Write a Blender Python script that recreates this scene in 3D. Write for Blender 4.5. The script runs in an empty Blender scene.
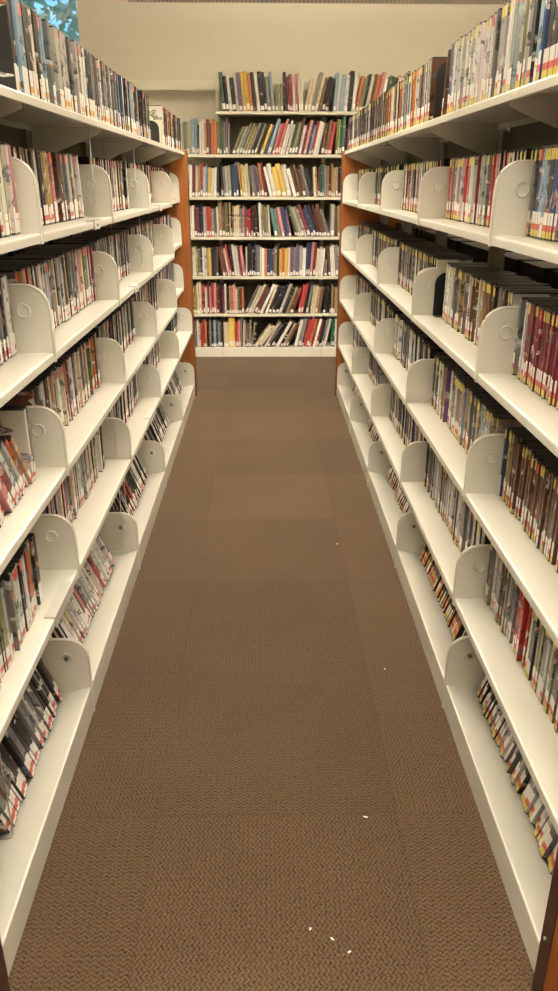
import bpy, bmesh, math, random
from math import sin, cos, radians, pi, tan
from mathutils import Matrix, Vector

# cases that are modelled one by one, with their printed sleeve and stickers: row -> indices
SEL = {'L01': [0,6,8,10,12,13,15,16,18,19,20,22,26,28,29,31,32,33,34,35,36,37,38,39],'L02': [23,28,32,36,45],'L03': [104],'L10': [0,1,2,5],'L11': [2,3,7,9,11,13,16,20,22,23,25,26,28],'L12': [2,9,16],'L20': [1,2,3,5],'L21': [0,6,8,12,16,19,21,25,26,27,29,31,34,35,36,39,47,48],'L30': [0,1,2,3,4,5,6,7,9],'L31': [3,4,9,12,19,20,24,25,28,29,32,34,38,41,44,46,47],'L40': [0,1,2,3,4,5,6,8,9,11,12,14,15],'L41': [3,7,19,22,29],'L50': [1,3,5,7,9,10,11,13,15,16,17,18,19,20,21,22,23,25,27,28],'L51': [1,7,10,14,19,21,22,29,31,32,34],'R00': [0,1,2,4,7,9,10,11],'R01': [0,3,6,8,12,14,17,18,19,21,23,25,27,30,31,33,34,100],'R02': [18,30,32,36,44,47],'R10': [0,3,4,5,6,7,8,9,10],'R11': [1,3,5,12,13,19,21,23,26,28,31],'R12': [9],'R20': [0,3,5,6,7,8,10,12,13,14,15,16,17,18,21,22],'R21': [1,6,7,12,17,19,21,23,25,26,29,31,32,34,35,38,40,43,45],'R22': [23,50],'R30': [0,3,5,6,9,11,12,14,17,18,20,21,22,24,25,26,27,28,29,30],'R31': [4,8,11,14,20,23,25,27,29,31,35,37,40,41,44,47,48],'R32': [8,18],'R40': [1,3,9,10,13,14,17,20,21,23,25,27,28,30,31,32,33,35,36,37],'R41': [4,9,13,20,21,23,27,33,35,39],'R43': [23],'R50': [9,15,18,19,22,25,27,29,30,32,35,38,41]}
SELB = {0,1,2,3,4,5,6,7,8,9,10,11,12,13,14,15,16,17,18,19,20,21,22,23,24,25,26,27,28,29,30,31,32,33,34,35,36,37,38,39,40,41,42,43,44,46,57,58,59,60,61,62,63,64,65,66,67,68,69,70,71,72,73,74,75,76,77,78,79,80,81,82,83,84,85,86,87,88,89,90,91,92,93,94,95,96,97,98,99,100,101,102,103,104,105,106,107,108,109,110,111,112,131,132,133,134,135,136,137,138,139,140,141,142,143,144,145,146,147,148,149,150,151,152,153,154,155,156,157,158,159,160,161,162,163,164,165,166,167,168,169,170,172,173,174,175,176,177,178,179,180,181,187,188,189,190,191,192,193,194,195,197,198,199,200,201,209,211,215,217,218,220,221,222,223,224,225,226,227,228,229,230,231,233,234,235,236,237,238,239,240,241,242,243,251,253,255,258,259,260,261,262,263,264,265,266,267,268,269,270,271,272,273,276,277,278,279,280,281,282,285,286,287,288,289,290,291,292,293,294,295,296,297,298,299,300,301,302,303,304,305,306,309,310,311,314,315,316,317,318,319,320,321,322,323,324,326,329,330,331,332,333,334,335,336,337,338,339,340,341,342,343,344,345,346,347,348,349,350,351,352,353,354,355,358,363,364,366,368,369,370,371,372,374,375,376,377,378,379,380,384,387,388,389,390,391,393,395,396,397,398,400,401,402,404,405,406,407,408,409}
#SEL_END

sc = bpy.context.scene
COL = sc.collection
R = random.Random(11)

# ------------------------------------------------------------------ helpers
def link(name, me, mats=(), parent=None, loc=(0, 0, 0)):
    o = bpy.data.objects.new(name, me)
    COL.objects.link(o)
    o.location = loc
    if parent is not None:
        o.parent = parent
    if me is not None:
        for m in (mats if isinstance(mats, (list, tuple)) else (mats,)):
            if m.name not in [x.name for x in me.materials if x]:
                me.materials.append(m)
    return o

def tag(o, label=None, cat=None, group=None, kind=None):
    if label: o['label'] = label
    if cat: o['category'] = cat
    if group: o['group'] = group
    if kind: o['kind'] = kind
    return o

def thing(name, label, cat, loc=(0, 0, 0), group=None):
    o = bpy.data.objects.new(name, None)
    COL.objects.link(o)
    o.location = loc
    o.empty_display_size = 0.05
    return tag(o, label, cat, group)

class MB:
    """gathers faces of one mesh"""
    def __init__(s): s.v = []; s.f = []; s.m = []
    def poly(s, pts, mi=0):
        b = len(s.v); s.v += [tuple(p) for p in pts]; s.f.append(tuple(range(b, b + len(pts)))); s.m.append(mi)
    def box(s, x0, x1, y0, y1, z0, z1, mi=0, mat=None):
        P = [(x0, y0, z0), (x1, y0, z0), (x1, y1, z0), (x0, y1, z0), (x0, y0, z1), (x1, y0, z1), (x1, y1, z1), (x0, y1, z1)]
        if mat is not None: P = [tuple(mat @ Vector(p)) for p in P]
        b = len(s.v); s.v += P
        for f in ((0, 3, 2, 1), (4, 5, 6, 7), (0, 1, 5, 4), (1, 2, 6, 5), (2, 3, 7, 6), (3, 0, 4, 7)):
            s.f.append(tuple(b + i for i in f)); s.m.append(mi)
    def prism(s, prof, a0, a1, axis, mi=0):
        """closed 2-D outline swept along an axis: 'x' -> (y,z), 'y' -> (x,z), 'z' -> (x,y)"""
        def P(p, a):
            return (a, p[0], p[1]) if axis == 'x' else ((p[0], a, p[1]) if axis == 'y' else (p[0], p[1], a))
        n = len(prof); b = len(s.v)
        s.v += [P(p, a0) for p in prof] + [P(p, a1) for p in prof]
        s.f.append(tuple(b + i for i in range(n))); s.m.append(mi)
        s.f.append(tuple(b + n + i for i in reversed(range(n)))); s.m.append(mi)
        for i in range(n):
            j = (i + 1) % n
            s.f.append((b + i, b + n + i, b + n + j, b + j)); s.m.append(mi)
    def tube(s, pts, r, n=6, mi=0):
        pts = [Vector(p) for p in pts]; rings = []
        for i, p in enumerate(pts):
            t = (pts[min(i + 1, len(pts) - 1)] - pts[max(i - 1, 0)]).normalized()
            a = t.cross(Vector((0, 0, 1)) if abs(t.z) < .9 else Vector((1, 0, 0))).normalized(); c = t.cross(a)
            b = len(s.v); s.v += [tuple(p + r * (a * cos(2 * pi * k / n) + c * sin(2 * pi * k / n))) for k in range(n)]
            rings.append(b)
        for a, c in zip(rings, rings[1:]):
            for k in range(n):
                s.f.append((a + k, a + (k + 1) % n, c + (k + 1) % n, c + k)); s.m.append(mi)
        s.f.append(tuple(rings[0] + k for k in reversed(range(n)))); s.m.append(mi)
        s.f.append(tuple(rings[-1] + k for k in range(n))); s.m.append(mi)
    def mesh(s, name, bevel=0, smooth=False):
        me = bpy.data.meshes.new(name)
        me.from_pydata(s.v, [], s.f)
        me.polygons.foreach_set('material_index', s.m)
        bm = bmesh.new(); bm.from_mesh(me)
        bmesh.ops.recalc_face_normals(bm, faces=bm.faces)
        if bevel:
            es = [e for e in bm.edges if len(e.link_faces) == 2 and e.calc_face_angle(0) > .6]
            bmesh.ops.bevel(bm, geom=es, offset=bevel, segments=2, affect='EDGES', profile=.6, clamp_overlap=True)
        bm.to_mesh(me); bm.free()
        if smooth:
            for p in me.polygons: p.use_smooth = True
        return me

# ------------------------------------------------------------------ materials
def mat(name, col=(.5, .5, .5), rough=.5, spec=.5, metal=0.0):
    m = bpy.data.materials.new(name); m.use_nodes = True
    b = m.node_tree.nodes['Principled BSDF']
    b.inputs['Base Color'].default_value = (*col, 1)
    b.inputs['Roughness'].default_value = rough
    b.inputs['Specular IOR Level'].default_value = spec
    b.inputs['Metallic'].default_value = metal
    return m

class N:
    def __init__(s, m): s.m = m; s.t = m.node_tree; s.b = s.t.nodes['Principled BSDF']
    def n(s, typ, **kw):
        x = s.t.nodes.new(typ)
        for k, v in kw.items():
            if k.startswith('i_'): x.inputs[k[2:].replace('_', ' ')].default_value = v
            else: setattr(x, k, v)
        return x
    def l(s, a, b): s.t.links.new(a, b)
    def math(s, op, a, b=None, c=None):
        x = s.t.nodes.new('ShaderNodeMath'); x.operation = op
        for i, v in enumerate((a, b, c)):
            if v is None: continue
            if isinstance(v, (int, float)): x.inputs[i].default_value = v
            else: s.l(v, x.inputs[i])
        return x.outputs[0]
    def mix(s, f, a, b, blend='MIX'):
        x = s.t.nodes.new('ShaderNodeMix'); x.data_type = 'RGBA'; x.blend_type = blend
        for i, v in ((0, f), (6, a), (7, b)):
            if isinstance(v, tuple): x.inputs[i].default_value = (*v, 1) if len(v) == 3 else v
            elif isinstance(v, (int, float)): x.inputs[i].default_value = v
            else: s.l(v, x.inputs[i])
        return x.outputs[2]
    def ramp(s, f, stops, interp='LINEAR'):
        x = s.t.nodes.new('ShaderNodeValToRGB'); x.color_ramp.interpolation = interp
        while len(x.color_ramp.elements) < len(stops): x.color_ramp.elements.new(.5)
        for e, (p, c) in zip(x.color_ramp.elements, stops):
            e.position = p; e.color = (*c, 1) if isinstance(c, tuple) else (c, c, c, 1)
        s.l(f, x.inputs[0]); return x.outputs[0]
    def noise(s, vec, scale, detail=2, rough=.5):
        x = s.n('ShaderNodeTexNoise'); x.inputs['Scale'].default_value = scale
        x.inputs['Detail'].default_value = detail; x.inputs['Roughness'].default_value = rough
        if vec is not None: s.l(vec, x.inputs['Vector'])
        return x.outputs
    def bump(s, h, strength, dist):
        x = s.n('ShaderNodeBump'); x.inputs['Strength'].default_value = strength; x.inputs['Distance'].default_value = dist
        s.l(h, x.inputs['Height']); s.l(x.outputs[0], s.b.inputs['Normal'])

def painted(name, col, rough, mottle=.05):
    m = mat(name, col, rough); g = N(m)
    pos = g.n('ShaderNodeNewGeometry').outputs['Position']
    f = g.noise(pos, 9, 4)[0]
    c = g.mix(f, tuple(x * (1 - mottle) for x in col), tuple(min(1, x * (1 + mottle)) for x in col))
    g.l(c, g.b.inputs['Base Color'])
    return m

M_SHELF = painted('cream_enamel', (.74, .705, .60), .22, .02)
M_BACKSHELF = painted('sage_cream_enamel', (.64, .61, .47), .42)
M_PANELBACK = painted('shaded_panel_enamel', (.15, .135, .08), .6)  # even dark olive: the shade inside the shelving is put into the colour
M_WALL = painted('wall_paint', (.63, .575, .455), .75, .02)
M_CEIL = painted('ceiling_paint', (.78, .74, .66), .85, .03)
M_BLACK = mat('black_plastic', (.012, .011, .010), .32)
M_BOOKEND = mat('black_enamel_steel', (.015, .015, .016), .4)
M_STEEL = mat('chrome_wire', (.62, .60, .56), .28, metal=1)
M_BOLT = mat('bolt_steel', (.20, .185, .16), .45, metal=.8)
M_LOUVER = mat('louver_metal', (.20, .19, .16), .5)
M_LABEL = mat('label_paper', (.80, .76, .70), .4)
M_LABELRED = mat('label_red', (.60, .10, .075), .4)
M_LABELPINK = mat('label_pink', (.66, .26, .24), .4)
M_LABELORANGE = mat('label_orange', (.75, .36, .06), .4)
M_LABELYELLOW = mat('label_yellow', (.66, .54, .12), .4)
M_STICKRED = mat('sticker_red', (.70, .05, .05), .4)
M_PAGES = mat('page_paper', (.68, .60, .45), .9)
M_EDGE = mat('dark_edge_band', (.055, .02, .012), .4)
M_SCRAP = mat('white_paper_scrap', (.8, .78, .72), .8)
M_GREY = mat('grey_plastic', (.55, .53, .46), .3)

# orange-brown wood laminate
M_WOOD = mat('cherry_laminate', (.36, .12, .03), .38); g = N(M_WOOD)
tc = g.n('ShaderNodeTexCoord').outputs['Object']
mp = g.n('ShaderNodeMapping'); mp.inputs['Scale'].default_value = (14, 14, .9); g.l(tc, mp.inputs[0])
w = g.noise(mp.outputs[0], 3.2, 6, .6)[0]
g.l(g.ramp(w, [(.25, (.245, .067, .013)), (.5, (.33, .105, .022)), (.75, (.42, .15, .036))]), g.b.inputs['Base Color'])

def printed(name, source):
    """printed paper: a ground colour with blocks of title lettering and pictures, every one different"""
    m = mat(name, (.5, .5, .5), .26); g = N(m)
    if source == 'attr':
        base = g.n('ShaderNodeAttribute', attribute_name='tint').outputs['Color']
        pos = g.n('ShaderNodeNewGeometry').outputs['Position']
        mp = g.n('ShaderNodeMapping'); mp.inputs['Scale'].default_value = (2, 62, 30); g.l(pos, mp.inputs[0])
        vec = mp.outputs[0]
    else:
        oi = g.n('ShaderNodeObjectInfo')
        base = oi.outputs['Color']
        tc = g.n('ShaderNodeTexCoord').outputs['Object']
        mp = g.n('ShaderNodeMapping')
        mp.inputs['Scale'].default_value = (14, 30, 30) if source == 'case' else (.8, 1.2, 7)
        g.l(tc, mp.inputs[0])
        off = g.n('ShaderNodeCombineXYZ')
        g.l(g.math('MULTIPLY', oi.outputs['Random'], 91.0), off.inputs[0])
        g.l(g.math('MULTIPLY', oi.outputs['Random'], 37.0), off.inputs[2])
        ad = g.n('ShaderNodeVectorMath', operation='ADD'); g.l(mp.outputs[0], ad.inputs[0]); g.l(off.outputs[0], ad.inputs[1])
        vec = ad.outputs[0]
    n1 = g.noise(vec, 1.0, 1, .4)
    n2 = g.noise(vec, .45, 0)
    ink = g.ramp(n2[0], [(.0, (.03, .025, .03)), (.47, (.75, .72, .66)), (.56, (.55, .22, .1)), (.62, (.12, .14, .22))], 'CONSTANT')
    lo, hi = (.555, .59) if source != 'book' else (.61, .66)
    f = g.ramp(n1[0], [(lo, 0.0), (hi, .8 if source != 'book' else .42)])
    sp = g.noise(vec, 5.0, 1)[0]
    c = g.mix(g.math('MULTIPLY', f, g.ramp(sp, [(.42, .35), (.55, 1.0)])), base, ink)
    g.l(c, g.b.inputs['Base Color'])
    if source == 'book': m.node_tree.nodes['Principled BSDF'].inputs['Roughness'].default_value = .45
    return m
M_SLEEVE = printed('printed_sleeve', 'case')
M_SLEEVES = printed('printed_sleeves_many', 'attr')
M_COVER = printed('printed_book_cover', 'book')
M_COVERS = printed('printed_book_covers_many', 'attr')

# carpet tiles with a zigzag tuft, alternate tiles a quarter turn
M_CARPET = mat('zigzag_carpet_tile', (.1, .06, .03), .95, .15); g = N(M_CARPET)
pos = g.n('ShaderNodeNewGeometry').outputs['Position']
sx = g.n('ShaderNodeSeparateXYZ'); g.l(pos, sx.inputs[0])
TS = .6085
tx = g.math('DIVIDE', g.math('ADD', sx.outputs[0], .28 + TS * 20), TS)
ty = g.math('DIVIDE', g.math('ADD', sx.outputs[1], -1.484 + TS * 20), TS)
ix, iy = g.math('FLOOR', tx), g.math('FLOOR', ty)
fx, fy = g.math('FRACT', tx), g.math('FRACT', ty)
cid = g.n('ShaderNodeCombineXYZ'); g.l(ix, cid.inputs[0]); g.l(iy, cid.inputs[1])
wn = g.n('ShaderNodeTexWhiteNoise', noise_dimensions='2D'); g.l(cid.outputs[0], wn.inputs['Vector'])
par = g.math('MODULO', g.math('ADD', ix, iy), 2.0)
def lerp(a, b): return g.math('ADD', g.math('MULTIPLY', a, g.math('SUBTRACT', 1.0, par)), g.math('MULTIPLY', b, par))
ux = lerp(fx, fy); uy = lerp(fy, fx)
nz = g.noise(pos, 150, 2)
zig = g.math('ABSOLUTE', g.math('SUBTRACT', g.math('FRACT', g.math('MULTIPLY', ux, 36.0)), .5))
st = g.math('SINE', g.math('MULTIPLY', g.math('ADD', g.math('MULTIPLY', uy, 56.0), g.math('MULTIPLY', zig, 1.5)), 2 * pi))
st = g.math('ADD', st, g.math('MULTIPLY', g.math('SUBTRACT', nz[0], .5), 2.1))
h = g.ramp(g.math('ADD', g.math('MULTIPLY', st, .25), .5), [(.15, 0.0), (.85, 1.0)])
sp = g.ramp(g.noise(pos, 160, 2, .7)[0], [(.34, (.020, .012, .014)), (.45, (.100, .052, .032)), (.55, (.175, .108, .026)), (.68, (.120, .080, .088))])
dk = g.mix(h, g.mix(.50, sp, (.010, .006, .006)), g.mix(.50, sp, (.212, .136, .080)))
big = g.noise(pos, 2.2, 4)[0]
dk = g.mix(1.0, dk, g.ramp(big, [(.3, .92), (.7, 1.06)]), 'MULTIPLY')
dk = g.mix(1.0, dk, g.ramp(wn.outputs['Value'], [(0, .84), (1, 1.10)]), 'MULTIPLY')
sm = g.math('MINIMUM', g.math('MINIMUM', fx, g.math('SUBTRACT', 1.0, fx)), g.math('MINIMUM', fy, g.math('SUBTRACT', 1.0, fy)))
dk = g.mix(g.ramp(sm, [(.0015, .18), (.006, 0.0)]), dk, (.02, .012, .008))
g.l(dk, g.b.inputs['Base Color'])
g.bump(h, .55, .004)
g.b.inputs['Sheen Weight'].default_value = .12

M_GLOW = mat('lamp_diffuser', (.9, .85, .75), .5)
b = M_GLOW.node_tree.nodes['Principled BSDF']
b.inputs['Emission Color'].default_value = (1, .93, .80, 1); b.inputs['Emission Strength'].default_value = 48.0
M_UPGLOW = mat('lamp_uplight', (.9, .85, .75), .5); b = M_UPGLOW.node_tree.nodes['Principled BSDF']
b.inputs['Emission Color'].default_value = (1, .93, .80, 1); b.inputs['Emission Strength'].default_value = 22.0
# perforated steel of the hanging lamps
M_PERF = mat('perforated_steel', (.34, .31, .25), .4); g = N(M_PERF)
tc = g.n('ShaderNodeTexCoord').outputs['Object']; s3 = g.n('ShaderNodeSeparateXYZ'); g.l(tc, s3.inputs[0])
dx = g.math('SUBTRACT', g.math('FRACT', g.math('MULTIPLY', s3.outputs[0], 37.0)), .5)
dz = g.math('SUBTRACT', g.math('FRACT', g.math('MULTIPLY', s3.outputs[1], 37.0)), .5)
rr = g.math('ADD', g.math('MULTIPLY', dx, dx), g.math('MULTIPLY', dz, dz))
lit_hole = g.math('LESS_THAN', rr, .07)
g.l(g.mix(lit_hole, (.30, .275, .23), (.85, .80, .66)), g.b.inputs['Base Color'])  # pale dots put lamplight leaking through the perforations into the colour
# slotted shelving post
M_POST = mat('slotted_post', (.30, .27, .18), .45); g = N(M_POST)
tc = g.n('ShaderNodeTexCoord').outputs['Object']; s3 = g.n('ShaderNodeSeparateXYZ'); g.l(tc, s3.inputs[0])
a = g.math('GREATER_THAN', g.math('FRACT', g.math('MULTIPLY', s3.outputs[2], 39.4)), .45)
c_ = g.math('LESS_THAN', g.math('ABSOLUTE', s3.outputs[1]), .004)
g.l(g.mix(g.math('MULTIPLY', a, c_), (.26, .24, .17), (.02, .019, .014)), g.b.inputs['Base Color'])
M_LEAF = mat('leaves', (.16, .34, .20), .5)
M_BARK = mat('bark', (.10, .07, .05), .9)
M_GRASS = mat('grass_ground', (.10, .18, .06), .95)
M_GLASS = bpy.data.materials.new('window_glass'); M_GLASS.use_nodes = True
t = M_GLASS.node_tree; t.nodes.clear()
o_ = t.nodes.new('ShaderNodeOutputMaterial'); mx = t.nodes.new('ShaderNodeMixShader'); tr = t.nodes.new('ShaderNodeBsdfTransparent'); gl = t.nodes.new('ShaderNodeBsdfGlossy')
gl.inputs['Roughness'].default_value = .02; mx.inputs[0].default_value = .06
t.links.new(tr.outputs[0], mx.inputs[1]); t.links.new(gl.outputs[0], mx.inputs[2]); t.links.new(mx.outputs[0], o_.inputs[0])

# ------------------------------------------------------------------ room
XW, YB, YN, ZC = 4.3, 7.34, -3.6, 3.175
def struct(name, mb, m, bevel=0):
    return tag(link(name, mb.mesh(name, bevel), m), kind='structure')
q = MB(); q.box(-XW, XW, YN, YB, -.05, 0); tag(struct('floor', q, M_CARPET), 'brown zigzag carpet tiles covering the aisle floor')
q = MB(); q.box(-XW, XW, YN, YB, ZC, ZC + .08); tag(struct('ceiling', q, M_CEIL), 'pale ceiling over the book aisle')
WX0, WX1, WZ0, WZ1 = -2.75, -1.522, 2.545, 3.0
q = MB()
q.box(-XW, WX0, YB, YB + .2, 0, ZC); q.box(WX1, XW, YB, YB + .2, 0, ZC)
q.box(WX0, WX1, YB, YB + .2, 0, WZ0); q.box(WX0, WX1, YB, YB + .2, WZ1, ZC)
tag(struct('wall_back', q, M_WALL), 'beige painted wall behind the back bookcase')
q = MB(); q.box(-XW - .1, -XW, YN, YB + .2, 0, ZC); tag(struct('wall_left', q, M_WALL), 'beige side wall beyond the shelves')
q = MB(); q.box(XW, XW + .1, YN, YB + .2, 0, ZC); tag(struct('wall_right', q, M_WALL), 'beige side wall beyond the yellow-stickered shelves')
q = MB(); q.box(-XW, XW, YN - .1, YN, 0, ZC); tag(struct('wall_front', q, M_WALL), 'beige wall behind the viewer')
win = bpy.data.objects.new('window_1', None); COL.objects.link(win); win.location = (0, YB, 0)
tag(win, 'high clerestory window showing bluish trees outside', kind='structure')
q = MB(); fy0, fy1 = .09, .13
q.box(WX0, WX0 + .03, fy0, fy1, WZ0, WZ1); q.box(WX1 - .008, WX1, fy0, fy1, WZ0, WZ1)
q.box(WX0 + .03, WX1 - .008, fy0, fy1, WZ0, WZ0 + .008); q.box(WX0 + .03, WX1 - .008, fy0, fy1, WZ1 - .03, WZ1)
link('window_frame', q.mesh('window_frame'), M_SHELF, win)
q = MB(); q.box(WX0 + .03, WX1 - .008, .108, .112, WZ0 + .008, WZ1 - .03); link('glass_pane', q.mesh('glass_pane'), M_GLASS, win)

# outside: ground and trees
q = MB(); q.box(-14, 8, YB + .3, 26, -.3, -.05); tag(struct('outside_ground', q, M_GRASS), 'ground outside the window')
def tree(x, y, h, r, seed, label):
    rr = random.Random(seed)
    root = thing('tree', label, 'tree', (x, y, -.05))
    q = MB(); q.tube([(0, 0, 0), (.05, .02, h * .4), (-.04, 0, h * .95)], .13, 8)
    for k in range(12):
        a = rr.uniform(0, 2 * pi); z = h * rr.uniform(.3, .85)
        q.tube([(0, 0, z), (r * .5 * cos(a), r * .5 * sin(a), z + .2), (r * .9 * cos(a), r * .9 * sin(a), z + .15)], .03, 5)
    link('trunk', q.mesh('trunk'), M_BARK, root)
    q = MB()
    for k in range(3600):
        z = h * rr.uniform(.28, 1.05); a = rr.uniform(0, 2 * pi); d = r * math.sqrt(rr.random()) * (1.15 - .45 * z / h)
        p = Vector((d * cos(a), d * sin(a), z)); s_ = rr.uniform(.05, .12)
        u = Vector((rr.gauss(0, 1), rr.gauss(0, 1), rr.gauss(0, 1))).normalized(); v = u.orthogonal().normalized()
        q.poly([p - u * s_, p + v * s_ * .5, p + u * s_, p - v * s_ * .5])
    link('foliage', q.mesh('foliage'), M_LEAF, root)
tree(-3.0, 10.6, 6.2, 1.7, 3, 'leafy tree close outside the high window')
tree(-6.6, 14.4, 7.6, 2.2, 4, 'taller leafy tree standing farther from the window')

# ------------------------------------------------------------------ the two steel ranges
BAY = .9144
K0 = 1.9035 - BAY
LV = {'L': [1.662, 1.369, 1.089, .786, .484, .0905], 'R': [1.668, 1.364, 1.034, .706, .383, .087]}
FX = {'L': -.5227, 'R': .5376}
SG = {'L': -1, 'R': 1}
DEP = .245
TB, TILT = tan(radians(15)), radians(19)   # slope of the bottom shelves, tilt of the cases on them
SHN = ['top shelf', 'second shelf', 'third shelf', 'fourth shelf', 'fifth shelf', 'bottom shelf']
BYN = ['first bay', 'second bay', 'third bay', 'fourth bay', 'fifth bay']
RGN = {'L': 'window-side range', 'R': 'yellow-stickered range'}

def shelf_profile(sg, lip, dep=DEP):
    p = [(0, -lip), (0, -.005), (.0012, -.0016), (.0045, 0), (dep, 0), (dep, -.02), (dep - .002, -.02), (dep - .002, -.003), (.0035, -.003), (.0035, -lip + .003), (.013, -lip + .003), (.013, -lip)]
    return [(sg * a, b) for a, b in p]
def bracket_outline(sg, foot, short=0):
    pts = [(-.003, -foot), (-.003, .02), (-.001, .10)]
    for k in range(9):
        a = pi - k * pi / 16
        pts.append((.058 + .058 * cos(a), .107 + .056 * sin(a)))
    pts += [(.13, .164), (DEP - short, .164), (DEP - short, -.018), (.03, -.018 if foot < .05 else -foot)]
    return [(sg * a, b) for a, b in pts]
def under_outline(sg):
    return [(sg * a, b) for a, b in [(.014, -.004), (.014, -.03), (.05, -.045), (.19, -.098), (DEP, -.105), (DEP, -.004)]]

MESH = {}
def shelf_mesh(side, kind, rec=0):
    key = (side, kind, rec)
    if key not in MESH:
        sg = SG[side]; q = MB()
        if kind == 'base':
            lip = LV[side][5] - .001; dz = -DEP * TB
            pr = [(0, -lip), (0, -.005), (.0012, -.0016), (.0045, -.001), (DEP, dz), (DEP, dz - .02), (DEP - .002, dz - .02), (DEP - .002, dz - .003), (.0035, -.0045), (.0035, -lip)]
            q.prism([(sg * a, b) for a, b in pr], 0, BAY - .003, 'y')
        else: q.prism(shelf_profile(sg, .021, DEP - rec + (.0375 if kind == 'top' else 0)), 0, BAY - .003, 'y')
        MESH[key] = q.mesh('shelf_' + kind)
    return MESH[key]
def bracket_mesh(side, kind, rec=0):
    key = (side, 'b' + kind, rec)
    if key not in MESH:
        sg = SG[side]; q = MB(); th = .0026
        if kind == 'top': q.prism(under_outline(sg), 0, th, 'y')
        else:
            q.prism(bracket_outline(sg, LV[side][5] - .0005 if kind == 'base' else .024, rec), 0, th, 'y')
            # rolled rim along the curved front edge
            rim = [(-.002, 0, .0), (-.001, 0, .10)] + [(.058 + .058 * cos(pi - k * pi / 16), 0, .107 + .056 * sin(pi - k * pi / 16)) for k in range(9)] + [(.13, 0, .163), (.19, 0, .163)]
            q.tube([(sg * a, th / 2, c) for a, _, c in rim], .0028, 6)
            # pressed dimple: a raised ring round a shallow dish
            cx, cz = .062, .102; n = 20; b0 = len(q.v)
            prof = [(.0185, 0), (.0168, -.0030), (.0150, -.0034), (.0125, -.0014), (.006, -.0004), (.0, -.0003)]
            for r_, d_ in prof[:-1]:
                q.v += [(sg * (cx + r_ * cos(2 * pi * k / n)), d_, cz + r_ * sin(2 * pi * k / n)) for k in range(n)]
            for i in range(len(prof) - 2):
                for k in range(n):
                    q.f.append((b0 + i * n + k, b0 + i * n + (k + 1) % n, b0 + (i + 1) * n + (k + 1) % n, b0 + (i + 1) * n + k)); q.m.append(0)
            q.f.append(tuple(b0 + 4 * n + k for k in range(n))); q.m.append(0)
        MESH[key] = q.mesh('bracket_' + kind)
        if kind == 'base':
            q = MB(); q.tube([(sg * .062, -.0002, .102), (sg * .062, -.004, .102)], .0075, 6)
            q.tube([(sg * .062, -.004, .102), (sg * .062, -.0065, .102)], .0035, 6)
            MESH[(side, 'bolt', 0)] = q.mesh('bolt')
    return MESH[key]

DXC = .285           # centre of the range, from the shelf front
def build_range(side, label):
    sg, fx = SG[side], FX[side]
    root = thing('library_shelving_range', label, 'shelving', (fx, K0, 0))
    # posts
    q = MB(); q.box(-.026, .026, -.015, .015, 0, 1.64)
    pm = q.mesh('post', .002)
    for k in range(6):
        y = k * BAY + (0.062 if k == 0 else (-.02 if k == 5 else 0))
        link('post', pm, M_POST, root, (sg * DXC, y, .0))
    # end panels
    for y, th in ((-.003, .046 if side == 'L' else .038), (5 * BAY + .003, .030)):
        q = MB(); q.prism([(sg * -.012, .012), (sg * -.012, 1.668), (sg * .60, 1.668), (sg * .60, .012)], 0, th, 'y')
        ep = link('end_panel', q.mesh('end_panel', .001), M_WOOD, root, (0, y, 0)); ep['label'] = 'orange-brown wooden end panel'
        q = MB()
        q.box(min(sg * -.0155, sg * -.0123), max(sg * -.0155, sg * -.0123), -.0005, th + .0005, .002, 1.670)
        q.box(min(sg * -.0123, sg * .60), max(sg * -.0123, sg * .60), -.0005, th + .0005, .002, .0117)
        eb = link('edge_band', q.mesh('edge_band'), M_EDGE, ep); eb['label'] = 'dark brown edge band'
    q = MB(); q.tube([(sg * -.0156, .020, .165), (sg * -.019, .020, .165)], .004, 8)
    link('screw_cap', q.mesh('screw_cap'), M_STEEL, [c for c in root.children if c.name.startswith('end_panel')][0])
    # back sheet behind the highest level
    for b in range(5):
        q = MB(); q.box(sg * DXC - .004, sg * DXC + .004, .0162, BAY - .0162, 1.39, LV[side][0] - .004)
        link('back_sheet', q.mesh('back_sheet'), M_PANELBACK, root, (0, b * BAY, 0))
    for lv in range(6):
        z = LV[side][lv]
        kind = 'top' if lv == 0 else ('base' if lv == 5 else 'mid')
        for b in range(5):
            rec = .050 if (side == 'L' and b == 4 and lv in (1, 2, 3)) else 0
            s = link('shelf', shelf_mesh(side, kind, rec), M_SHELF, root, (sg * rec, b * BAY + .0015, z))
            if lv: s['label'] = 'cream steel shelf'
            for e in (0, 1):
                br = link('bracket', bracket_mesh(side, kind, rec), M_SHELF, s, (0, .0008 if e == 0 else BAY - .0066, 0))
                if kind == 'base' and e == 1 :
                    link('bolt', MESH[(side, 'bolt', 0)], M_BOLT, s, (0, BAY - .0066, 0))
    # shelves facing the next aisle, seen through the gaps
    om = {}
    for lv in range(0, 5):
        for b in range(5):
            if 'o' not in om:
                q = MB(); q.prism([(-a, c) for a, c in shelf_profile(sg, .021)], 0, BAY - .003, 'y'); om['o'] = q.mesh('shelf_beyond')
            link('shelf', om['o'], M_SHELF, root, (sg * DXC * 2, b * BAY + .0015, LV[side][lv]))
    return root
rangeL = build_range('L', 'cream steel shelving range under the window, full of cases with red-and-white labels')
rangeR = build_range('R', 'cream steel shelving range opposite the window, full of cases with yellow stickers')

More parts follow.
